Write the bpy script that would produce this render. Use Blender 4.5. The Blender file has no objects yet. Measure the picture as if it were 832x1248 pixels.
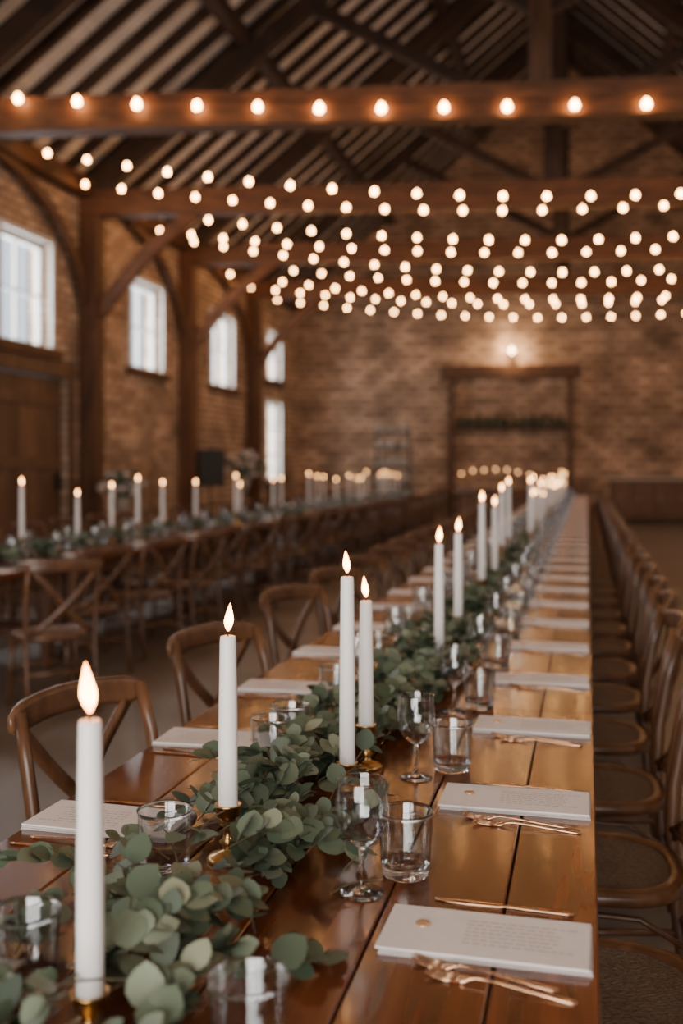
import bpy, bmesh, math, random
from mathutils import Vector, Matrix
random.seed(7)
R=random.random
def U(a,b): return a+(b-a)*random.random()
SC=bpy.context.scene
COL=SC.collection

# ---------------------------------------------------------------- materials
def newmat(name):
    m=bpy.data.materials.new(name); m.use_nodes=True
    nt=m.node_tree; b=nt.nodes['Principled BSDF']
    return m,nt,b
def simple(name,col,rough=.5,metal=0,**kw):
    m,nt,b=newmat(name)
    b.inputs['Base Color'].default_value=(*col,1); b.inputs['Roughness'].default_value=rough
    b.inputs['Metallic'].default_value=metal
    for k,v in kw.items(): b.inputs[k.replace('_',' ')].default_value=v
    return m
def N(nt,t,**kw):
    n=nt.nodes.new(t)
    for k,v in kw.items(): setattr(n,k,v)
    return n
def ramp(nt,stops):
    r=N(nt,'ShaderNodeValToRGB'); e=r.color_ramp.elements
    while len(e)<len(stops): e.new(.5)
    for i,(p,c) in enumerate(stops): e[i].position=p; e[i].color=(*c,1)
    return r
def wood(name,c1,c2,sc=(10,1,10),rough=.5,var=.25,bump=.15,coat=0,dist=.8):
    m,nt,b=newmat(name); L=nt.links
    tc=N(nt,'ShaderNodeTexCoord'); mp=N(nt,'ShaderNodeMapping'); mp.inputs['Scale'].default_value=sc
    at=N(nt,'ShaderNodeAttribute',attribute_name='rnd')
    add=N(nt,'ShaderNodeVectorMath',operation='ADD')
    cmb=N(nt,'ShaderNodeCombineXYZ'); mu=N(nt,'ShaderNodeMath',operation='MULTIPLY'); mu.inputs[1].default_value=37
    L.new(at.outputs['Fac'],mu.inputs[0]); L.new(mu.outputs[0],cmb.inputs[0]); L.new(mu.outputs[0],cmb.inputs[1])
    L.new(tc.outputs['Object'],mp.inputs[0]); L.new(mp.outputs[0],add.inputs[0]); L.new(cmb.outputs[0],add.inputs[1])
    no=N(nt,'ShaderNodeTexNoise'); no.inputs['Scale'].default_value=1.6; no.inputs['Detail'].default_value=7; no.inputs['Distortion'].default_value=dist
    L.new(add.outputs[0],no.inputs['Vector'])
    r=ramp(nt,[(.3,c1),(.7,c2)]); L.new(no.outputs['Fac'],r.inputs[0])
    hsv=N(nt,'ShaderNodeHueSaturation')
    mr=N(nt,'ShaderNodeMapRange'); mr.inputs[3].default_value=1-var; mr.inputs[4].default_value=1+var
    L.new(at.outputs['Fac'],mr.inputs[0]); L.new(mr.outputs[0],hsv.inputs['Value']); L.new(r.outputs[0],hsv.inputs['Color'])
    L.new(hsv.outputs[0],b.inputs['Base Color'])
    b.inputs['Roughness'].default_value=rough
    b.inputs['Coat Weight'].default_value=coat; b.inputs['Coat Roughness'].default_value=.1
    bp=N(nt,'ShaderNodeBump'); bp.inputs['Strength'].default_value=bump; bp.inputs['Distance'].default_value=.004
    L.new(no.outputs['Fac'],bp.inputs['Height']); L.new(bp.outputs[0],b.inputs['Normal'])
    return m
def brick(name,axis,c1,c2,mort,bw=.34,bh=.125):
    m,nt,b=newmat(name); L=nt.links
    tc=N(nt,'ShaderNodeTexCoord'); sp=N(nt,'ShaderNodeSeparateXYZ'); cb=N(nt,'ShaderNodeCombineXYZ')
    L.new(tc.outputs['Object'],sp.inputs[0]); L.new(sp.outputs[axis],cb.inputs[0]); L.new(sp.outputs[2],cb.inputs[1])
    bk=N(nt,'ShaderNodeTexBrick'); bk.inputs['Scale'].default_value=1
    bk.inputs['Brick Width'].default_value=bw; bk.inputs['Row Height'].default_value=bh
    bk.inputs['Mortar Size'].default_value=.022; bk.inputs['Color1'].default_value=(*c1,1); bk.inputs['Color2'].default_value=(*c2,1)
    bk.inputs['Mortar'].default_value=(*mort,1); bk.inputs['Bias'].default_value=-.1
    L.new(cb.outputs[0],bk.inputs['Vector'])
    no=N(nt,'ShaderNodeTexNoise'); no.inputs['Scale'].default_value=1.3; no.inputs['Detail'].default_value=8; no.inputs['Roughness'].default_value=.65
    L.new(tc.outputs['Object'],no.inputs['Vector'])
    mr=N(nt,'ShaderNodeMapRange'); mr.inputs[1].default_value=.3; mr.inputs[2].default_value=.7; mr.inputs[3].default_value=.5; mr.inputs[4].default_value=1.45
    L.new(no.outputs['Fac'],mr.inputs[0])
    hsv=N(nt,'ShaderNodeHueSaturation'); L.new(bk.outputs['Color'],hsv.inputs['Color']); L.new(mr.outputs[0],hsv.inputs['Value'])
    L.new(hsv.outputs[0],b.inputs['Base Color']); b.inputs['Roughness'].default_value=.9
    bp=N(nt,'ShaderNodeBump',invert=True); bp.inputs['Strength'].default_value=.7; bp.inputs['Distance'].default_value=.03
    L.new(bk.outputs['Fac'],bp.inputs['Height']); L.new(bp.outputs[0],b.inputs['Normal'])
    return m
def noisy(name,c1,c2,scale=2,rough=.7,bump=.1):
    m,nt,b=newmat(name); L=nt.links
    tc=N(nt,'ShaderNodeTexCoord'); no=N(nt,'ShaderNodeTexNoise'); no.inputs['Scale'].default_value=scale; no.inputs['Detail'].default_value=8
    L.new(tc.outputs['Object'],no.inputs['Vector']); r=ramp(nt,[(.3,c1),(.7,c2)]); L.new(no.outputs['Fac'],r.inputs[0])
    L.new(r.outputs[0],b.inputs['Base Color']); b.inputs['Roughness'].default_value=rough
    bp=N(nt,'ShaderNodeBump'); bp.inputs['Strength'].default_value=bump; bp.inputs['Distance'].default_value=.01
    L.new(no.outputs['Fac'],bp.inputs['Height']); L.new(bp.outputs[0],b.inputs['Normal'])
    return m
def emis(name,col,s):
    m=bpy.data.materials.new(name); m.use_nodes=True; nt=m.node_tree; nt.nodes.clear()
    e=N(nt,'ShaderNodeEmission'); o=N(nt,'ShaderNodeOutputMaterial'); e.inputs[0].default_value=(*col,1); e.inputs[1].default_value=s
    nt.links.new(e.outputs[0],o.inputs[0]); return m

M_table=wood('table_wood',(.050,.013,.005),(.205,.058,.018),(11,.55,11),.22,.38,.12,.4,.5)
M_table_dark=wood('table_leg_wood',(.05,.02,.01),(.12,.05,.025),(8,8,1),.5)
M_beam=wood('oak_beam',(.075,.027,.010),(.20,.077,.028),(1.2,6,6),.65)
M_beamY=wood('oak_beam_long',(.055,.024,.011),(.14,.062,.028),(6,1.2,6),.65)
M_post=wood('oak_post',(.065,.027,.012),(.16,.068,.029),(6,6,1),.65)
M_rafter=wood('rafter_wood',(.028,.015,.009),(.065,.034,.020),(2,4,2),.75)
M_deck=wood('roof_boards',(.72,.66,.60),(.86,.81,.75),(5,.6,5),.85,.12)
M_chair=wood('chair_wood',(.060,.025,.011),(.14,.061,.026),(10,10,3),.36,.2,.1)
M_door=wood('door_wood',(.10,.05,.026),(.19,.10,.052),(6,6,.8),.6)
M_weave=noisy('rattan_weave',(.10,.068,.045),(.22,.155,.11),120,.7,.6)
M_brickY=brick('brick_side',1,(.66,.46,.32),(.36,.22,.14),(.20,.15,.11))
M_brickX=brick('brick_end',0,(.58,.385,.26),(.28,.165,.105),(.17,.125,.09),.42,.17)
M_floor=noisy('concrete_floor',(.12,.098,.080),(.22,.186,.158),1.2,.42,.1)
M_card=noisy('card_paper',(.84,.77,.74),(.88,.82,.79),30,.75,.02)
M_napkin=noisy('linen',(.58,.52,.50),(.66,.60,.58),90,.9,.3)
M_ink=simple('ink',(.52,.45,.41),.8)
M_seal=simple('wax_seal',(.75,.50,.32),.25,.6)
M_wax=simple('candle_wax',(.94,.91,.88),.45,0,Subsurface_Weight=.2,Subsurface_Scale=.015)
M_wick=simple('wick',(.02,.015,.01),.9)
M_brass=simple('aged_brass',(.62,.38,.15),.28,1)
M_copper=simple('rose_gold',(.76,.46,.28),.2,1)
M_glass=simple('clear_glass_base',(.98,.99,.99),.01,0,Transmission_Weight=1.0,IOR=1.35)
# thin-walled clear glass: grazing-angle reflection over clear transmission
M_thin=bpy.data.materials.new('clear_glass_wall'); M_thin.use_nodes=True; nt=M_thin.node_tree; nt.nodes.clear()
tr=N(nt,'ShaderNodeBsdfTransparent'); tr.inputs[0].default_value=(.95,.965,.97,1); gl=N(nt,'ShaderNodeBsdfGlossy'); gl.inputs['Roughness'].default_value=.02
lw=N(nt,'ShaderNodeLayerWeight'); lw.inputs[0].default_value=.5; pw=N(nt,'ShaderNodeMath',operation='POWER'); pw.inputs[1].default_value=2.8
ma=N(nt,'ShaderNodeMath',operation='MULTIPLY_ADD'); ma.inputs[1].default_value=.66; ma.inputs[2].default_value=.085
mx=N(nt,'ShaderNodeMixShader'); o=N(nt,'ShaderNodeOutputMaterial')
nt.links.new(lw.outputs['Facing'],pw.inputs[0]); nt.links.new(pw.outputs[0],ma.inputs[0]); nt.links.new(ma.outputs[0],mx.inputs[0]); nt.links.new(tr.outputs[0],mx.inputs[1]); nt.links.new(gl.outputs[0],mx.inputs[2]); nt.links.new(mx.outputs[0],o.inputs[0])
M_black=simple('black_plastic',(.012,.012,.012),.5)
M_cable=simple('cable',(.015,.012,.01),.7)
M_frame=simple('window_paint',(.7,.68,.64),.5)
M_white=simple('white_ceramic',(.72,.68,.63),.4)
M_grey=simple('painted_wood',(.36,.31,.26),.6)
M_top=simple('sideboard_top',(.50,.44,.38),.5)
M_bottle=simple('bottle_glass',(.03,.045,.025),.15)
M_iron=simple('dark_iron',(.04,.035,.03),.5,.6)
M_bulb=emis('bulb_glow',(1,.48,.165),62)
M_sconce=emis('sconce_glow',(1,.6,.3),32)
M_tea=emis('tea_light_glow',(1,.5,.2),9)
M_petal=noisy('petals',(.65,.5,.42),(.8,.72,.66),20,.8,.1)
# flame
M_flame=bpy.data.materials.new('flame'); M_flame.use_nodes=True
nt=M_flame.node_tree; nt.nodes.clear(); at=N(nt,'ShaderNodeAttribute',attribute_name='rnd')
r=ramp(nt,[(0,(1,.22,.04)),(.3,(1,.60,.24)),(.7,(1,.46,.13)),(1,(1,.22,.03))]); e=N(nt,'ShaderNodeEmission'); o=N(nt,'ShaderNodeOutputMaterial')
nt.links.new(at.outputs['Fac'],r.inputs[0]); nt.links.new(r.outputs[0],e.inputs[0]); nt.links.new(e.outputs[0],o.inputs[0]); e.inputs[1].default_value=26
# leaf
M_leaf,nt,b=newmat('eucalyptus_leaf'); at=N(nt,'ShaderNodeAttribute',attribute_name='rnd')
r=ramp(nt,[(0,(.042,.064,.038)),(.5,(.105,.138,.086)),(.85,(.19,.225,.155)),(1,(.28,.30,.20))]); nt.links.new(at.outputs['Fac'],r.inputs[0]); nt.links.new(r.outputs[0],b.inputs['Base Color'])
b.inputs['Roughness'].default_value=.5
M_stem=simple('eucalyptus_stem',(.12,.09,.05),.6)

# ---------------------------------------------------------------- mesh builder
class MB:
    def __init__(s): s.v=[];s.f=[];s.m=[];s.s=[];s.r=[];s.cur=.5
    def add(s,vs,fs,mat=0,smooth=False,rs=None):
        o=len(s.v); s.v.extend([tuple(v) for v in vs])
        for i,f in enumerate(fs):
            s.f.append([o+k for k in f]); s.m.append(mat); s.s.append(smooth); s.r.append(s.cur if rs is None else rs[i])
    def box(s,c,d,mat=0,rz=0):
        hx,hy,hz=d[0]/2,d[1]/2,d[2]/2; ca,sa=math.cos(rz),math.sin(rz); vs=[]
        for z in(-hz,hz):
            for x,y in((-hx,-hy),(hx,-hy),(hx,hy),(-hx,hy)): vs.append((c[0]+x*ca-y*sa,c[1]+x*sa+y*ca,c[2]+z))
        s.add(vs,[(0,3,2,1),(4,5,6,7),(0,1,5,4),(1,2,6,5),(2,3,7,6),(3,0,4,7)],mat)
    def b2(s,x0,x1,y0,y1,z0,z1,mat=0): s.box(((x0+x1)/2,(y0+y1)/2,(z0+z1)/2),(x1-x0,y1-y0,z1-z0),mat)
    def sweep(s,pts,prof,up=(0,0,1),mat=0,smooth=False,scales=None,closed=False):
        pts=[Vector(p) for p in pts]; n=len(pts); k=len(prof); up=Vector(up); vs=[]
        for i,p in enumerate(pts):
            if closed: T=pts[(i+1)%n]-pts[i-1]
            else: T=pts[min(i+1,n-1)]-pts[max(i-1,0)]
            T.normalize(); S=T.cross(up)
            if S.length<1e-4: S=T.cross(Vector((0,1,0)))
            S.normalize(); W=S.cross(T); q=scales[i] if scales else 1
            for a,b in prof: vs.append(p+S*a*q+W*b*q)
        fs=[]
        for i in range(n if closed else n-1):
            j=(i+1)%n
            for a in range(k):
                c=(a+1)%k; fs.append((i*k+a,i*k+c,j*k+c,j*k+a))
        if not closed: fs.append(tuple(range(k))); fs.append(tuple((n-1)*k+a for a in range(k-1,-1,-1)))
        s.add(vs,fs,mat,smooth)
    def tube(s,pts,r,seg=8,mat=0,scales=None,closed=False,up=(0,0,1)):
        s.sweep(pts,[(r*math.cos(2*math.pi*i/seg),r*math.sin(2*math.pi*i/seg)) for i in range(seg)],up,mat,True,scales,closed)
    def beam(s,p0,p1,w,h,mat=0,up=(0,0,1)):
        s.sweep([p0,p1],[(-w/2,-h/2),(w/2,-h/2),(w/2,h/2),(-w/2,h/2)],up,mat)
    def lathe(s,prof,seg=24,c=(0,0,0),mat=0,smooth=True,rs=None,lean=0,mats=None):
        vs=[];idx=[]
        zmin=min(z for r,z in prof)
        for r,z in prof:
            ox=lean*(z-zmin)
            if r<1e-6: idx.append([len(vs)]); vs.append((c[0]+ox,c[1],c[2]+z))
            else:
                idx.append(list(range(len(vs),len(vs)+seg)))
                for i in range(seg):
                    a=2*math.pi*i/seg; vs.append((c[0]+ox+r*math.cos(a),c[1]+r*math.sin(a),c[2]+z))
        fs=[];rr=[];ms=[]
        for j in range(len(prof)-1):
            A,B=idx[j],idx[j+1]
            for i in range(seg):
                k=(i+1)%seg
                if len(A)==1 and len(B)==1: continue
                if len(A)==1: fs.append((A[0],B[k],B[i]))
                elif len(B)==1: fs.append((A[i],A[k],B[0]))
                else: fs.append((A[i],A[k],B[k],B[i]))
                rr.append(rs[j] if rs else s.cur); ms.append(mats[j] if mats else mat)
        q=len(s.m); s.add(vs,fs,mat,smooth,rr); s.m[q:]=ms
    def prism(s,poly,y0f,y1f,mat=0):
        n=len(poly); vs=[(x,y0f(x),z) for x,z in poly]+[(x,y1f(x),z) for x,z in poly]
        fs=[tuple(range(n)),tuple(range(2*n-1,n-1,-1))]+[(i,(i+1)%n,n+(i+1)%n,n+i) for i in range(n)]
        s.add(vs,fs,mat)
    def mesh(s,name,mats,recalc=True):
        me=bpy.data.meshes.new(name); me.from_pydata(s.v,[],s.f)
        for m in mats: me.materials.append(m)
        me.polygons.foreach_set('material_index',s.m); me.polygons.foreach_set('use_smooth',s.s)
        a=me.attributes.new('rnd','FLOAT','FACE'); a.data.foreach_set('value',s.r)
        if recalc:
            bm=bmesh.new(); bm.from_mesh(me); bmesh.ops.recalc_face_normals(bm,faces=bm.faces); bm.to_mesh(me); bm.free()
        me.update(); return me
    def obj(s,name,mats,loc=(0,0,0),rz=0,recalc=True): return put(name,s.mesh(name,mats,recalc),loc,rz)
def put(name,me,loc=(0,0,0),rz=0,sc=None):
    o=bpy.data.objects.new(name,me); o.location=loc; o.rotation_euler=(0,0,rz)
    if sc: o.scale=sc
    COL.objects.link(o); return o

# ---------------------------------------------------------------- room
XL,XR,XC=-7.5,6.5,-.5; YF=-5.0; YB=27.0; SK=.1405; EZ=5.75; SL=.86
def sk(x): return SK*(x-XL)
def roofz(x): return EZ+SL*((x-XL) if x<XC else (XR-x))
def grid_wall(name,x0,x1,ya,yb,za,zb,ops,mat):
    mb=MB(); ys=sorted({ya,yb}|{o[0] for o in ops}|{o[1] for o in ops}); zs=sorted({za,zb}|{o[2] for o in ops}|{o[3] for o in ops})
    for i in range(len(ys)-1):
        for j in range(len(zs)-1):
            cy=(ys[i]+ys[i+1])/2; cz=(zs[j]+zs[j+1])/2
            if any(o[0]<cy<o[1] and o[2]<cz<o[3] for o in ops): continue
            mb.b2(x0,x1,ys[i],ys[i+1],zs[j],zs[j+1])
    return mb.obj(name,[mat])
winY=[1.1,5.1,9.1,13.05,17.1,21.0]
W0,W1=3.12,4.62
opsL=[(y-.66,y+.66,W0,W1) for y in winY]+[(24.2,25.3,3.55,4.7),(24.1,25.3,0,3.0),(12.1,14.25,0,2.75)]
grid_wall('wall_left',XL-.35,XL,YF,30,0,EZ+.2,opsL,M_brickY)
opsR=[(y-.66,y+.66,W0,W1) for y in winY]
grid_wall('wall_right',XR,XR+.35,YF,30,0,EZ+.2,opsR,M_brickY)
G=.215
mb=MB(); mb.prism([(XL,0),(XR,0),(XR,EZ+G),(XC,roofz(XC)+G),(XL,EZ+G)],lambda x:YB+sk(x),lambda x:YB+sk(x)+.35); mb.obj('wall_back',[M_brickX])
mb=MB()
for poly in([(XL,0),(-3.2,0),(-3.2,EZ),(XL,EZ)],[(2.2,0),(XR,0),(XR,EZ),(2.2,EZ)],[(-3.2,3.9),(2.2,3.9),(2.2,EZ),(-3.2,EZ)],[(XL,EZ),(XR,EZ),(XR,EZ+G),(XC,roofz(XC)+G),(XL,EZ+G)]):
    mb.prism(poly,lambda x:YF-.35,lambda x:YF)
mb.obj('wall_front',[M_brickX])
mb=MB(); mb.b2(XL-.35,XR+.35,YF-.35,30.3,-.1,0); mb.obj('floor',[M_floor])
# roof deck boards
mb=MB()
for side in(0,1):
    n=34
    for i in range(n):
        a=i/n; b_=(i+.985)/n
        xa,xb=(XL-.4+(XC-XL+.4)*a,XL-.4+(XC-XL+.4)*b_) if side==0 else (XR+.4-(XR+.4-XC)*a,XR+.4-(XR+.4-XC)*b_)
        za,zb=roofz(xa)+.2,roofz(xb)+.2; mb.cur=R()
        mb.add([(xa,YF-.4,za),(xb,YF-.4,zb),(xb,30.4,zb),(xa,30.4,za),(xa,YF-.4,za+.04),(xb,YF-.4,zb+.04),(xb,30.4,zb+.04),(xa,30.4,za+.04)],
               [(0,3,2,1),(4,5,6,7),(0,1,5,4),(1,2,6,5),(2,3,7,6),(3,0,4,7)])
mb.add([(XL-.5,YF-.4,roofz(XL-.5)+.26),(XC,YF-.4,roofz(XC)+.26),(XC,30.4,roofz(XC)+.26),(XL-.5,30.4,roofz(XL-.5)+.26)],[(0,1,2,3)],1)
mb.add([(XR+.5,YF-.4,roofz(XR+.5)+.26),(XC,YF-.4,roofz(XC)+.26),(XC,30.4,roofz(XC)+.26),(XR+.5,30.4,roofz(XR+.5)+.26)],[(0,1,2,3)],1)
mb.obj('ceiling',[M_deck,M_rafter])
# rafters
mb=MB(); y=YF
while y<27.0:
    mb.cur=R()
    for a,b_ in((XL,XC),(XR,XC)):
        mb.beam((a,y+sk(a),roofz(a)+.12),(b_,y+sk(b_),roofz(b_)+.12),.11,.15)
    y+=.62
for f in(.36,.70):
    for x in(XL+7*f,XR-7*f):
        mb.cur=R(); mb.beam((x,YF,roofz(x)-.08),(x,27,roofz(x)-.08),.2,.22)
mb.beam((XC,YF,roofz(XC)-.02),(XC,27.5,roofz(XC)-.02),.12,.3)
mb.obj('roof_rafters',[M_rafter])
# trusses
TZ=5.43
def truss(y0,brace=True):
    mb=MB(); P=lambda x,z,dy=0:(x,y0+dy+sk(x),z); mb.cur=U(.3,.8)
    mb.beam(P(XL,TZ),P(XR,TZ),.28,.38)
    mb.cur=R()
    for sx,xw in((1,XL),(-1,XR)):
        mb.beam(P(xw+sx*.15,0),P(xw+sx*.15,TZ-.19),.28,.28,1,(0,1,0))
        if brace:
            pts=[];x0,z0=xw+sx*.27,3.75; x1,z1=xw+sx*1.75,TZ-.15
            for i in range(9):
                t=i/8; cx,cz=xw+sx*.92,4.72
                x=(1-t)**2*x0+2*t*(1-t)*cx+t*t*x1; z=(1-t)**2*z0+2*t*(1-t)*cz+t*t*z1; pts.append(P(x,z))
            mb.sweep(pts,[(-.07,-.10),(.07,-.10),(.07,.10),(-.07,.10)])
        mb.beam(P(xw+sx*.1,TZ+.1),P(XC,roofz(XC)-.45),.2,.3,2)
        mb.beam(P(XC,TZ+1.0),P((XC+xw)/2,(roofz((XC+xw)/2))-.45),.16,.18,2)
    mb.beam(P(XC,TZ+.1),P(XC,roofz(XC)-.2),.24,.24,1 if not brace else 2,(0,1,0))
    mb.obj('roof_truss',[M_beam,M_post,M_rafter])
TY=[-1.3,2.7,6.7,10.7,14.7,18.7,22.7]
for y0 in TY: truss(y0,y0!=10.7)
# wall plate + longitudinal braces
mb=MB()
for sx,xw in((1,XL),(-1,XR)):
    mb.beam((xw+sx*.13,YF,TZ+.2),(xw+sx*.13,26.9,TZ+.2),.24,.26)
    for y0 in TY:
        pts=[]
        for i in range(9):
            t=i/8; ya,yb_=y0-.12,y0-2.6; cyy,cz=y0-.55,5.2; za,zb=3.9,TZ+.08
            pts.append((xw+sx*.12,(1-t)**2*ya+2*t*(1-t)*cyy+t*t*yb_,(1-t)**2*za+2*t*(1-t)*cz+t*t*zb))
        mb.sweep(pts,[(-.05,-.08),(.05,-.08),(.05,.08),(-.05,.08)])
mb.obj('wall_plate_beams',[M_beamY])
# windows
wn=0
def window(xin,sx,yc,hw,z0,z1,cols=2,rows=2):
    global wn; wn+=1; mb=MB(); x0,x1=xin-sx*.20,xin-sx*.12
    a,b_=min(x0,x1),max(x0,x1)
    mb.b2(a,b_,yc-hw,yc-hw+.07,z0,z1); mb.b2(a,b_,yc+hw-.07,yc+hw,z0,z1); mb.b2(a,b_,yc-hw,yc+hw,z0,z0+.07); mb.b2(a,b_,yc-hw,yc+hw,z1-.07,z1)
    for i in range(1,cols): yy=yc-hw+2*hw*i/cols; mb.b2(a+.02,b_-.02,yy-.02,yy+.02,z0,z1)
    for i in range(1,rows): zz=z0+(z1-z0)*i/rows; mb.b2(a+.02,b_-.02,yc-hw,yc+hw,zz-.02,zz+.02)
    e0,e1=(xin-.02,xin+.04) if sx>0 else (xin-.04,xin+.02)
    mb.b2(e0,e1,yc-hw-.08,yc-hw,z0,z1,1); mb.b2(e0,e1,yc+hw,yc+hw+.08,z0,z1,1); mb.b2(e0,e1,yc-hw-.08,yc+hw+.08,z1,z1+.08,1)
    mb.b2(xin-.12,xin+.12,yc-hw-.18,yc+hw+.18,z0-.14,z0,2)
    mb.obj('window_%d'%wn,[M_frame,M_frame,M_post])
    l=bpy.data.lights.new('daylight','AREA'); l.shape='RECTANGLE'; l.size=z1-z0; l.size_y=2*hw; l.color=(.92,.96,1)
    l.energy=(38 if sx>0 else 32)*(2*hw*(z1-z0))
    o=bpy.data.objects.new('daylight',l); COL.objects.link(o); o.location=(xin-sx*.30,yc,(z0+z1)/2); o.rotation_euler=(0,-sx*math.pi/2,0)
for y in winY: window(XL,1,y,.66,W0,W1)
for y in winY: window(XR,-1,y,.66,W0,W1)  # right-hand windows are out of view, added to bring in daylight
window(XL,1,24.75,.55,3.55,4.7)
window(XL,1,24.7,.6,1.1,3.0,2,3)
# plank door under first visible window
mb=MB()
for i in range(9):
    mb.cur=R(); y=12.1+i*.239; mb.b2(XL-.16,XL-.1,y+.004,y+.235,0.02,2.73)
mb.cur=.4
for z in(.4,1.5,2.4): mb.b2(XL-.1,XL-.06,12.15,14.2,z-.08,z+.08)
mb.b2(XL+.002,XL+.06,11.95,14.4,2.75,2.96); mb.b2(XL+.002,XL+.04,11.95,12.1,0,2.75); mb.b2(XL+.002,XL+.04,14.25,14.4,0,2.75)
mb.b2(XL-.06,XL,14.0,14.04,1.1,1.35,1)
mb.obj('door_1',[M_door,M_iron])
mb=MB(); mb.b2(XL-.2,XL-.1,24.12,25.28,0.02,.94); mb.b2(XL-.1,XL-.07,24.3,25.1,.15,.8); mb.obj('door_2',[M_door])
# daylight from open barn doors behind the camera
l=bpy.data.lights.new('daylight','AREA'); l.shape='RECTANGLE'; l.size=5.2; l.size_y=3.8; l.energy=760; l.color=(1,.93,.86)
o=bpy.data.objects.new('daylight',l); COL.objects.link(o); o.location=(-.5,YF-.1,1.95); o.rotation_euler=(math.pi/2,0,0)
w=bpy.data.worlds.new('World'); SC.world=w; w.use_nodes=True; w.node_tree.nodes['Background'].inputs[0].default_value=(.8,.9,1,1); w.node_tree.nodes['Background'].inputs[1].default_value=1.5

# ---------------------------------------------------------------- string lights
def bulb(mb,x,y,z,r=.036):
    mb.lathe([(0,0),(.6*r,.12*r),(.95*r,.55*r),(r,r),(.85*r,1.5*r),(.5*r,2.1*r),(.38*r,2.4*r)],8,(x,y,z-2.9*r),1)
    mb.lathe([(.42*r,0),(.45*r,.9*r),(.2*r,1.2*r)],6,(x,y,z-.6*r-.5*r),0)
def string(p0,p1,sag,sp,r=.036,ph=.5):
    mb=MB(); p0,p1=Vector(p0),Vector(p1); L=(p1-p0).length; n=int(L/sp); pts=[]
    for i in range(41):
        t=i/40; p=p0.lerp(p1,t); p.z-=4*sag*t*(1-t); pts.append(p)
    mb.tube(pts,.006,4,0)
    for i in range(n):
        t=(i+ph)/n; p=p0.lerp(p1,t); p.z-=4*sag*t*(1-t); bulb(mb,p.x,p.y,p.z,r*U(.95,1.05))
    mb.obj('string_lights',[M_cable,M_bulb])
b0=10.7-.2; XLs,XRs=XL+.28,XR-.28
string((XLs,b0,5.74),(XC,b0+sk(XC),5.40),.08,.68,.042)
string((XC,b0+sk(XC),5.40),(XRs,b0+sk(XRs),5.52),.06,.68,.042)
for y0,za,zm,zb in((12.6,5.7,4.88,5.3),(13.9,5.6,5.02,5.5),(15.3,5.6,4.9,5.4),(16.5,5.5,4.95,5.4),(17.7,5.6,4.85,5.35),(19.2,5.5,4.92,5.4),(20.4,5.45,4.8,5.3),(21.7,5.4,4.9,5.4),(23.4,5.4,4.85,5.3),
                    (1,5.7,5.1,5.7),(3.2,5.7,5.1,5.7),(5.4,5.7,5.2,5.7)):  # this row: unseen strings above the frame, added to light the near table
    string((XLs,y0,za),(XRs,y0+sk(XR)*.8,zb),(za+zb)/2-zm,.54 if y0>10 else .6,.031 if y0>10 else .036,U(.2,.8))

# ---------------------------------------------------------------- tables
TT=.75
def long_table(x0,x1,y0,y1):
    mb=MB()
    seg=2.5; y=y0
    edges=[x1,x1-.145]+[x1-.145-(x1-x0-.145)*i/5 for i in range(1,6)]
    while y<y1-.1:
        ye=min(y+seg,y1)
        for i in range(6):
            a,b_=edges[i+1],edges[i]; mb.cur=R()
            g=.0018; c=.0025
            xa,xb=a+g,b_-g; ya,yb_=y+.0015,ye-.0015
            vs=[(xa,ya,TT-.04),(xb,ya,TT-.04),(xb,yb_,TT-.04),(xa,yb_,TT-.04),(xa,ya,TT-c),(xb,ya,TT-c),(xb,yb_,TT-c),(xa,yb_,TT-c),
                (xa+c,ya+c,TT),(xb-c,ya+c,TT),(xb-c,yb_-c,TT),(xa+c,yb_-c,TT)]
            mb.add(vs,[(0,3,2,1),(0,1,5,4),(1,2,6,5),(2,3,7,6),(3,0,4,7),(4,5,9,8),(5,6,10,9),(6,7,11,10),(7,4,8,11),(8,9,10,11)],0)
        mb.cur=.5
        mb.b2(x0+.06,x1-.06,y+.05,ye-.05,TT-.052,TT-.041,1)
        mb.b2(x0+.08,x0+.11,y+.1,ye-.1,TT-.14,TT-.052,1); mb.b2(x1-.11,x1-.08,y+.1,ye-.1,TT-.14,TT-.052,1)
        for yy in(y+.16,ye-.16):
            for xx in(x0+.13,x1-.13): mb.box((xx,yy,(TT-.052)/2),(.075,.075,TT-.052),1)
            mb.b2(x0+.1,x1-.1,yy-.02,yy+.02,.2,.27,1)
        y=ye
    return mb.obj('long_dining_table',[M_table,M_table_dark])
TX0,TX1=-1.065,.018
T1Y0,T1Y1=.55,25.55
long_table(TX0,TX1,T1Y0,T1Y1)
T2X0,T2X1,T2Y0,T2Y1=-4.75,-3.68,4.6,24.6
long_table(T2X0,T2X1,T2Y0,T2Y1)

# ---------------------------------------------------------------- tableware
def me_tumbler():
    mb=MB(); prof=[(0,0),(.034,0),(.039,.003),(.041,.01),(.0425,.026),(.047,.105),(.0485,.110),(.0475,.1115),(.0462,.109),(.0405,.026),(.0385,.021),(.034,.0185),(0,.018)]
    mb.lathe(prof,32,mats=[1,1,1,1,0,1,1,1,0,1,1,1])
    return mb.mesh('tumbler',[M_thin,M_glass])
def me_wine():
    mb=MB(); prof=[(0,0),(.035,0),(.0365,.0015),(.035,.003),(.015,.006),(.006,.012),(.0045,.025),(.0042,.06),(.006,.075),(.018,.083),(.034,.098),(.0425,.120),(.0435,.145),(.0400,.186),(.0395,.1875),(.0385,.186),(.0418,.145),(.0408,.121),(.032,.100),(.016,.0865),(0,.083)]
    mb.lathe(prof,32,mats=[1]*9+[0]*4+[1,1]+[0]*4+[1])
    return mb.mesh('wine_glass',[M_thin,M_glass])
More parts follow.
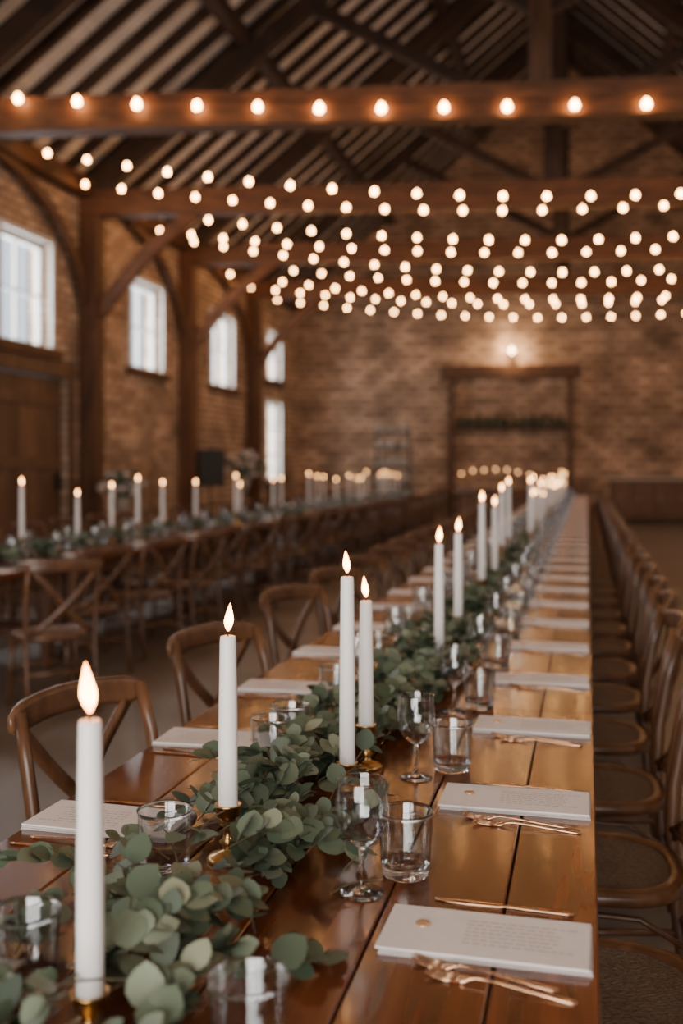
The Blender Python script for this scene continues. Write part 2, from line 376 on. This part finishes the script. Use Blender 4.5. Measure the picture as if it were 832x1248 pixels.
def me_card():
    mb=MB(); w,d=.30,.15; mb.b2(-w/2,w/2,-d/2,d/2,0,.003,0)
    z=.0033
    for r_ in range(7):
        y=d/2-.035-r_*.0125; x=-.03; xe=U(.09,.125)
        while x<xe:
            l=U(.006,.016); mb.add([(x,y,z),(x+l,y,z),(x+l,y+.0028,z),(x,y+.0028,z)],[(0,1,2,3)],1); x+=l+.0035
    mb.lathe([(0,.003),(.0105,.003),(.0115,.0045),(.0105,.0062),(.0085,.0055),(0,.0055)],16,(-.095,.012,0),2)
    return mb.mesh('menu_card',[M_card,M_ink,M_seal],True)
def me_napkin():
    mb=MB(); 
    for i,(w,d) in enumerate(((.300,.155),(.297,.152))): mb.b2(-w/2,w/2,-d/2,d/2,.0035*i,.0035*i+.003,0)
    return mb.mesh('folded_napkin',[M_napkin])
def strip(mb,secs,th=.0022):
    vs=[]
    for x,hw,z in secs: vs+=[(x,-hw,z),(x,-hw*.4,z+th),(x,hw*.4,z+th),(x,hw,z)]
    n=len(secs); fs=[]
    for i in range(n-1):
        for k in range(3): fs.append((i*4+k,i*4+k+1,i*4+k+5,i*4+k+4))
        fs.append((i*4+3,i*4,i*4+4,i*4+7))
    fs.append((0,1,2,3)); fs.append(((n-1)*4+3,(n-1)*4+2,(n-1)*4+1,(n-1)*4))
    mb.add(vs,fs,0,True)
def me_fork():
    mb=MB()
    strip(mb,[(.10,.006,.0005),(.09,.0075,.0008),(.05,.0055,.003),(0,.003,.006),(-.035,.0028,.007),(-.045,.006,.005),(-.052,.0115,.003),(-.066,.0125,.001)],.0025)
    for i in range(4):
        y=-.0102+i*.0068
        mb.tube([(-.064,y,.0025),(-.08,y,.0018),(-.095,y,.004),(-.107,y,.0075)],.0018,6,0,[1.2,1,1,.45])
    return mb.mesh('fork',[M_copper])
def me_knife():
    mb=MB()
    strip(mb,[(.11,.006,.0005),(.10,.0075,.001),(.05,.0065,.001),(.005,.0045,.001),(-.005,.009,.0008),(-.06,.0098,.0006),(-.09,.008,.0005),(-.108,.003,.0005)],.0026)
    return mb.mesh('knife',[M_copper])
TUM,WIN,CARD,NAP,FORK,KNIFE=me_tumbler(),me_wine(),me_card(),me_napkin(),me_fork(),me_knife()
def me_stick(h):
    mb=MB(); p=[(0,0),(.036,0),(.038,.004),(.034,.009),(.018,.014),(.010,.02)]
    zz=.02; top=h-.03
    if h>.07:
        p+=[(.009,zz+.006),(.016,zz+.013),(.009,zz+.02),(.008,top-.012),(.015,top-.006),(.010,top)]
    p+=[(.013,top+.004),(.021,top+.010),(.022,h-.004),(.0245,h),(.0215,h),(.0185,h-.008),(.0175,h-.018),(0,h-.018)]
    mb.lathe(p,24); return mb.mesh('candlestick',[M_brass])
ST={h:me_stick(h) for h in(.055,.10,.15)}
def me_candle(L,r=.0155,fh=.055,lean=0.0,seg=20):
    mb=MB(); mb.lathe([(0,0),(r*.95,0),(r*1.12,.012),(r*1.08,L*.5),(r*.93,L-.008),(r*.86,L-.001),(r*.6,L),(r*.25,L-.003),(0,L-.003)],seg,mat=0)
    mb.tube([(0,0,L-.004),(0,0,L+.006),(.001,0,L+.014)],.0013,5,1)
    prof=[(0,0),(.28,.05),(.7,.17),(.95,.3),(1,.4),(.82,.56),(.52,.74),(.24,.9),(0,1)]
    rs=[0,.05,.2,.35,.45,.6,.8,.95]
    mb.lathe([(a*.0088*fh/.055,b*fh) for a,b in prof],12,(0,0,L+.007),2,True,rs,lean)
    return mb.mesh('taper_candle',[M_wax,M_wick,M_flame])
STICKS=[]
def candle(x,y,ztop,h,me=None,fh=.055,lean=0):
    put('candlestick',ST[h],(x,y,TT)); STICKS.append((x,y,.036)); STICKS.append((x+.012,y-.05,.03))
    zb=TT+h-.018
    put('taper_candle',me or me_candle(ztop-zb,.0155,fh,lean),(x,y,zb+.0005))
near=[(-.594,1.186,1.138,.055,.064,-.10),(-.621,1.772,1.148,.10,.052,.08),(-.508,2.23,1.209,.055,.05,-.08),(-.4995,2.389,1.137,.10,.05,-.1),
      (-.507,3.68,1.175,.055,.055,.05),(-.505,4.225,1.18,.10,.055,.08),(-.545,5.62,1.255,.10,.055,.03),(-.56,6.6,1.2,.055,.055,0),(-.58,7.4,1.27,.15,.055,.05)]
for x,y,zt,h,fh,ln in near: candle(x,y,zt,h,None,fh,ln)
CA=[me_candle(.30,seg=12),me_candle(.36,seg=12),me_candle(.42,seg=12)]
y=8.2
while y<25.3:
    i=random.randrange(3); h=random.choice([.055,.10,.15]); zb=TT+h-.018
    x=-.52+U(-.09,.09); put('candlestick',ST[h],(x,y,TT)); put('taper_candle',CA[i],(x,y,zb+.0005)); y+=U(.4,.7)
y=4.95
while y<24.4:
    i=random.randrange(3); h=random.choice([.10,.15,.15]); zb=TT+h-.018
    x=-4.2+U(-.12,.12); put('candlestick',ST[h],(x,y,TT)); put('taper_candle',CA[max(i,1)],(x,y,zb+.0005)); y+=U(.45,1.1)
GL=[]
def glass(me,n,x,y,z=TT):
    put(n,me,(x,y,z+.0004),U(0,6)); GL.append((x,y,.055))
# right-hand settings
for k in range(-1,37):
    Y0=1.485+.64*k; j=U(-.008,.008)
    if Y0>T1Y1-.3: break
    if Y0>.8:
        put('folded_napkin',NAP,(-.142,Y0+.077+j,TT+.0003),U(-.01,.01))
        put('menu_card',CARD,(-.142+U(-.004,.004),Y0+.075+j,TT+.0072),U(-.02,.02))
        a=math.radians(-14 if k==0 else -8)+U(-.05,.05)
        put('fork',FORK,(-.135,Y0-.038,TT+.0004),a); put('fork',FORK,(-.11,Y0-.068,TT+.0004),a+.03)
        put('knife',KNIFE,(-.13,Y0+.195,TT+.0004),U(-.06,-.02))
    if k>=0: glass(WIN,'wine_glass',-.365+U(-.01,.01) if k else -.359,1.683+.652*k)
    if k==-1: glass(TUM,'tumbler',-.381,1.158)
    else: glass(TUM,'tumbler',-.302,1.775+.637*k)
for k in range(-1,37):
    Y0=1.82+.64*k; j=U(-.01,.01)
    if Y0>T1Y1-.4: break
    put('folded_napkin',NAP,(-.91,Y0+.08+j,TT+.0003),U(-.03,.03)+math.pi)
    put('menu_card',CARD,(-.91,Y0+.08+j,TT+.0072),U(-.04,.04)+math.pi)
    a=math.pi+U(-.05,.05)
    put('fork',FORK,(-.92,Y0-.03,TT+.0004),a-.05); put('knife',KNIFE,(-.93,Y0-.07,TT+.0004),a-.08)
    put('knife',KNIFE,(-.93,Y0+.20,TT+.0004),a)
    if k==-1: glass(TUM,'tumbler',-.727,1.262)
    elif k==0: glass(TUM,'tumbler',-.705,1.687)
    else: glass(TUM,'tumbler',-.724,1.72+.645*k)
    if k==1: glass(TUM,'tumbler',-.715,2.50)
    elif k>1: glass(WIN,'wine_glass',-.68,1.84+.645*k)
y=T2Y0+.35
while y<T2Y1-.2:
    for x,rz in((-3.86,0),(-4.57,math.pi)):
        put('menu_card',CARD,(x,y,TT+.0004),rz)
        sx=-1 if rz==0 else 1
        glass(TUM,'tumbler',x+sx*.2,y+.12); glass(WIN,'wine_glass',x+sx*.23,y+.0)
    y+=.66

# ---------------------------------------------------------------- garlands
def leaf(mb,p,d,n,L,w):
    d=d.normalized(); s=d.cross(n)
    if s.length<1e-3: s=Vector((1,0,0))
    s.normalize(); n=s.cross(d)
    us=[0,.12,.35,.62,.86,1]; hw=[.04,.34,.52,.50,.28,.03]; vs=[]
    cv=U(-.25,.1); cup=U(.05,.22)
    for u,h in zip(us,hw):
        b=p+d*(u*L)+n*(cv*L*u*u)
        e=n*(cup*h*w)
        vs+=[b-s*h*w+e,b,b+s*h*w+e]
    fs=[]
    for i in range(5):
        for k in(0,1): fs.append((i*3+k,i*3+k+1,i*3+k+4,i*3+k+3))
    mb.cur=min(1,max(0,random.gauss(.47,.26))); mb.add(vs,fs,0,True)
def garland(y0,y1,cx,halfw,dens,zb,hgt,ls,avoid,stem=True):
    mb=MB(); nb=int((y1-y0)*dens)
    for i in range(nb):
        y=U(y0,y1); hw=halfw(y) if callable(halfw) else halfw; c=cx(y) if callable(cx) else cx
        off=random.gauss(0,.45)*hw; off=max(-hw,min(hw,off))
        ang=random.gauss(0,.6)+(math.pi if R()<.4 else 0)
        d=Vector((math.sin(ang)*.8+off/hw*.3,math.cos(ang),U(.0,.38))); d.normalize()
        h=hgt*(1-(off/hw)**2*.75)
        p=Vector((c+off,y,zb+U(.012,.75*h))); n=random.randint(5,9); L=U(.10,.18); pts=[]
        for j in range(n+1):
            t=j/n; q=p+d*(L*t); q.z+= .22*L*(t-t*t*1.5)
            q.z=max(q.z,zb+.008); pts.append(q)
        if stem and L>0: mb.cur=.2; mb.tube(pts,.0016,4,1)
        for j in range(1,n+1):
            T=(pts[j]-pts[j-1]).normalized(); sd=T.cross(Vector((0,0,1))); sd.normalize()
            rot=U(0,math.pi)
            for sg in((-1,1) if j<n else(0,)):
                ax=sd*math.cos(rot if j%2 else rot+1.57)*sg+Vector((0,0,1))*math.sin(rot)*sg*.6
                dd=(T*.7+ax*1.0+Vector((0,0,U(-.05,.35)))) if sg else T
                nn=Vector((U(-.6,.6),U(-.75,.45),1)).normalized()
                l=U(*ls)*(1.1-.35*j/n); a=pts[j]
                tip=a+dd.normalized()*l; mid=(a+tip)/2; bad=False
                for gx,gy,gr in avoid:
                    if abs(gy-mid.y)<.12 and ((mid.x-gx)**2+(mid.y-gy)**2<(gr+l*.42)**2): bad=True;break
                if bad: continue
                if tip.z<zb+.004: dd.z+= (zb+.01-tip.z)/l
                leaf(mb,a,dd,nn,l,l*U(.8,1.0))
    mb.v=[(v[0],v[1],max(v[2],zb+.0012)) for v in mb.v]
    return mb
AV=[g for g in GL+STICKS if g[0]>-1.2 and g[1]<6]
def cxf(y): 
    if y<2.6: return -.60+.01*math.sin(y*5)
    return -.60+min(1,(y-2.6)/.8)*.075+.02*math.sin(y*2.1)
def hwf(y): return .19 if y<2.0 else max(.095,.19-(y-2.0)*.11)
mb=garland(.98,5.0,cxf,hwf,70,TT,.11,(.036,.057),AV)
mb.obj('eucalyptus_garland',[M_leaf,M_stem],recalc=False)
mb=garland(5.0,25.3,-.52,.085,12,TT,.075,(.04,.06),[],stem=False)
mb.obj('eucalyptus_garland',[M_leaf,M_stem],recalc=False)
mb=garland(4.8,24.4,-4.2,.15,17,TT,.13,(.045,.07),[],stem=False)
mb.obj('eucalyptus_garland',[M_leaf,M_stem],recalc=False)

# ---------------------------------------------------------------- chairs
def me_chair():
    mb=MB(); mb.cur=.5
    for s in(-1,1):
        mb.cur=R()
        mb.sweep([(-.265,s*.205,0),(-.235,s*.205,.2),(-.215,s*.205,.43),(-.222,s*.21,.6),(-.25,s*.212,.76),(-.285,s*.205,.885)],
                 [(.018*math.cos(a*math.pi/4),.014*math.sin(a*math.pi/4)) for a in range(8)],(0,1,0),0,True)
        mb.tube([(.195,s*.185,0),(.178,s*.175,.22),(.165,s*.165,.435)],.016,8,0,[.75,1,1.1])
    pts=[]
    for i in range(15):
        t=i/14*2-1; pts.append((-.288-.05*(1-t*t),t*.228,.862+.016*(1-t*t)))
    sc=[.55,.9]+[1]*11+[.9,.55]
    prof=[(-.012,-.022),(-.008,-.034),(.008,-.034),(.012,-.022),(.012,.022),(.008,.034),(-.008,.034),(-.012,.022)]
    mb.sweep(pts,prof,(0,0,1),0,True,sc)
    mb.tube([(-.215,-.2,.485),(-.235,-.1,.49),(-.24,0,.49),(-.235,.1,.49),(-.215,.2,.485)],.011,8)
    for s in(-1,1):
        pts=[]
        for i in range(11):
            t=i/10; y=s*(-.185+.37*t**.85); x=-.222-.088*t-.035*math.sin(math.pi*t)+.006*s
            pts.append((x,y,.475+.375*t))
        mb.sweep(pts,[(-.017,-.005),(.017,-.005),(.017,.005),(-.017,.005)],(1,0,0),0,True)
    def se(r,z,n=28):
        o=[]
        for i in range(n):
            a=2*math.pi*i/n; c,s_=math.cos(a),math.sin(a); e=.72
            o.append((math.copysign(abs(c)**e,c)*r*.98-.01,math.copysign(abs(s_)**e,s_)*r*(1+.05*c),z))
        return o
    rings=[se(.19,.425),se(.212,.43),se(.222,.445),se(.218,.460),se(.205,.466),se(.18,.463),se(.175,.458)]
    vs=sum(rings,[]); fs=[]; n=28
    for j in range(6):
        for i in range(n): k=(i+1)%n; fs.append((j*n+i,j*n+k,(j+1)*n+k,(j+1)*n+i))
    fs.append(tuple(range(n))); mb.add(vs,fs,0,True)
    inner=se(.176,.4585); mid=se(.09,.454); vs=inner+mid+[(-.01,0,.453)]; fs=[]
    for i in range(n): k=(i+1)%n; fs.append((i,k,n+k,n+i)); fs.append((n+i,n+k,2*n))
    mb.add(vs,fs,1,True)
    for s in(-1,1):
        mb.tube([(.18,s*.177,.19),(-.235,s*.205,.21)],.010,6)
        pts=[(.168,s*.168,.36),(.10,s*.172,.40),(-.10,s*.19,.40),(-.215,s*.205,.34)]; mb.tube(pts,.007,6)
    mb.tube([(.175,-.175,.24),(.175,.175,.24)],.010,6); mb.tube([(-.24,-.205,.25),(-.24,.205,.25)],.010,6)
    mb.tube([(.16,-.165,.33),(.165,-.10,.405),(.168,0,.42),(.165,.10,.405),(.16,.165,.33)],.007,6)
    return mb.mesh('crossback_chair',[M_chair,M_weave])
CH=me_chair()
def chair(x,y,rz): put('crossback_chair',CH,(x,y,0),rz)
# left side of main table (facing +X, slightly turned to the camera end)
chair(-.93,2.28,-.30); chair(-.95,3.25,-.38); chair(-1.02,4.45,-.38); chair(-1.03,5.32,-.35)
y=6.1
while y<25.2: chair(-1.05+U(-.02,.02),y,U(-.45,-.25)); y+=.76
y=1.40
while y<25.2: chair(.015+U(-.012,.015),y,math.pi+U(-.04,.04)); y+=.655
# second table
chair(-3.15,5.75,math.pi-.75); y=6.8
while y<24.4: chair(-3.40+U(-.06,.06),y,math.pi+U(-.6,-.2)); y+=.8
y=5.3
while y<24.4: chair(-5.02+U(-.05,.05),y,U(-.4,0)); y+=.78

# ---------------------------------------------------------------- back of room
def by(x): return YB+sk(x)
a=math.atan(SK)
mb=MB()
xa,xb=-3.47,-.42
for x in(xa,xb): mb.box((x,by(x)-.12,2.05),(.14,.16,4.1),0,a)
mb.beam((xa-.25,by(xa-.25)-.17,3.9),(xb+.25,by(xb+.25)-.17,3.9),.3,.34)
mb.beam((xa,by(xa)-.17,2.42),(xb,by(xb)-.17,2.42),.3,.08)
mb.obj('mantel_shelf_frame',[M_beamY])
mb=MB(); cxm=(xa+xb)/2
g=garland(-1.4,1.4,0,.10,30,0,.18,(.07,.10),[],stem=False)
g.obj('eucalyptus_garland',[M_leaf,M_stem],loc=(cxm,by(cxm)-.19,2.465),rz=-math.pi/2+a,recalc=False)
mb=MB()
for i in range(12):
    q=U(.85,1.15); mb.lathe([(0,0),(.05,0),(.052,.01),(.052,.22*q),(.02,.28*q),(.017,.36*q),(0,.36*q)],10,(-1.3+i*.235+U(-.03,.03),0,0))
mb.obj('wine_bottles',[M_bottle],loc=(cxm,by(cxm)-.10,2.463),rz=a)
# wall sconce
x=-1.9
mb=MB(); mb.lathe([(0,0),(.07,0),(.07,.02),(.02,.03)],12,(0,0,-.12)); mb.tube([(0,.18,-.02),(0,.1,-.06),(0,0,-.06),(0,0,-.02)],.015,6)
mb.lathe([(0,0),(.04,.02),(.06,.07),(.055,.12),(.03,.16),(0,.17)],12,(0,0,-.05),1); mb.box((0,.2,-.02),(.14,.04,.22))
mb.obj('wall_sconce',[M_iron,M_sconce],loc=(x,by(x)-.225,4.42),rz=a)
l=bpy.data.lights.new('sconce_lamp','POINT'); l.energy=80; l.color=(1,.66,.38); l.shadow_soft_size=.05
o=bpy.data.objects.new('sconce_lamp',l); COL.objects.link(o); o.location=(x,by(x)-.45,4.42)
def side_table(name,x0,x1,yo,dep,h,top,body,panels):
    mb=MB(); xm=(x0+x1)/2; w=x1-x0
    mb.b2(-w/2,w/2,-dep/2,dep/2,h-.05,h,0)
    if panels:
        mb.b2(-w/2+.03,w/2-.03,-dep/2+.03,dep/2-.02,.1,h-.05,1)
        n=int(w/.55)
        for i in range(n):
            xx=-w/2+.06+(w-.12)*i/n; mb.b2(xx+.02,xx+(w-.12)/n-.02,-dep/2+.005,-dep/2+.03,.16,h-.12,1); mb.box((xx+.08,-dep/2,h*.55),(.02,.02,.1),0)
    else:
        mb.b2(-w/2+.05,w/2-.05,-dep/2+.05,dep/2-.05,h-.14,h-.05,1)
    for sx in(-1,1):
        for sy in(-1,1): mb.box((sx*(w/2-.08),sy*(dep/2-.08),(h-.05)/2),(.07,.07,h-.05),1)
    return mb.obj(name,[top,body],loc=(xm,by(xm)-yo,0),rz=a)
side_table('serving_table',-3.3,-1.25,.75,.6,.85,M_table,M_table_dark,False)
mb=MB()
for i in range(7):
    t=i/6*2-1; zz=.36+.14*(1-t*t)+U(-.03,.03); x=t*.86; yy=U(-.12,.12)
    mb.lathe([(0,0),(.035,0),(.035,.01),(.006,.02),(.006,zz-.02),(.03,zz),(0,zz)],8,(x,yy,0),0); mb.lathe([(0,0),(.02,.012),(.024,.035),(.014,.055),(0,.07)],8,(x,yy,zz+.002),1)
mb.obj('tea_light_stands',[M_brass,M_tea],loc=(-2.27,by(-2.27)-.75,.852),rz=a)
side_table('sideboard',.55,4.4,.45,.6,1.15,M_top,M_door,True)
# tiered stand
mb=MB()
for sx in(-.42,.42):
    for sy in(-.2,.2): mb.tube([(sx,sy,0),(sx,sy,2.45)],.018,6)
for z in(.5,.95,1.4,1.85,2.28):
    mb.b2(-.45,.45,-.22,.22,z,z+.03,0)
    for i in range(5):
        q=U(.8,1.3); mb.lathe([(0,0),(.05*q,0),(.075*q,.06*q),(.07*q,.17*q),(.05*q,.2*q),(0,.2*q)],10,(-.34+i*.17,U(-.06,.06),z+.031),1)
mb.obj('tiered_display_shelf',[M_iron,M_grey],loc=(-4.85,by(-4.85)-.8,0),rz=a)
# loudspeaker on stand
mb=MB(); mb.box((0,0,1.42),(.42,.38,.62),0); mb.lathe([(.0,0),(.13,.0),(.13,.02),(.05,.03),(0,.03)],16,(0,0,0),1)
for i in range(3):
    an=i*2.094; mb.tube([(0,0,.45),(.35*math.cos(an),.35*math.sin(an),.015)],.014,6,1)
mb.tube([(0,0,0.02),(0,0,1.11)],.02,8,1); mb.box((.0,-.195,1.42),(.36,.012,.55),1)
mb.obj('loudspeaker_on_stand',[M_black,M_iron],loc=(-6.25,16.9,0),rz=.6)
def flowers(x,y,h,s=1):
    mb=MB(); mb.lathe([(0,0),(.16,0),(.16,.03),(.03,.06),(.025,h-.28),(.06,h-.26),(.12,h-.12),(.09,h),(.07,h),(.06,h-.05),(0,h-.05)],14)
    for i in range(70):
        d=Vector((random.gauss(0,1),random.gauss(0,1),abs(random.gauss(.6,.7)))).normalized()*U(.15,.42)*s
        p=Vector((d.x,d.y,h+.05+d.z)) 
        mb.tube([(0,0,h-.03),(d.x*.5,d.y*.5,h+d.z*.6),p],.004,4,2)
        if i%2==0:
            rr=U(.04,.075); mb.lathe([(0,-rr),(rr*.8,-rr*.5),(rr,0),(rr*.75,rr*.5),(rr*.3,rr*.45),(0,rr*.3)],8,p,1)
        else:
            for q in range(4): leaf(mb,p,Vector((U(-1,1),U(-1,1),U(-.4,1))),Vector((U(-1,1),U(-1,1),1)),U(.08,.14),.06); mb.m[-10:]=[2]*10
    mb.obj('floral_arrangement',[M_grey,M_petal,M_leaf],loc=(x,y,0),recalc=False)
flowers(-6.3,18.9,1.25,1.1); flowers(-6.7,14.4,1.0,.9)

# ---------------------------------------------------------------- camera
cd=bpy.data.cameras.new('camera'); cam=bpy.data.objects.new('camera',cd); COL.objects.link(cam)
cd.lens=1280*36/1248; cd.sensor_width=36; cd.shift_y=-56/1248; cd.clip_end=200; cd.clip_start=.05
cam.location=(0,0,1.45); cam.rotation_euler=(math.pi/2,0,math.atan(299/1280))
cd.dof.use_dof=True; cd.dof.focus_distance=2.0; cd.dof.aperture_fstop=2.0
SC.camera=cam
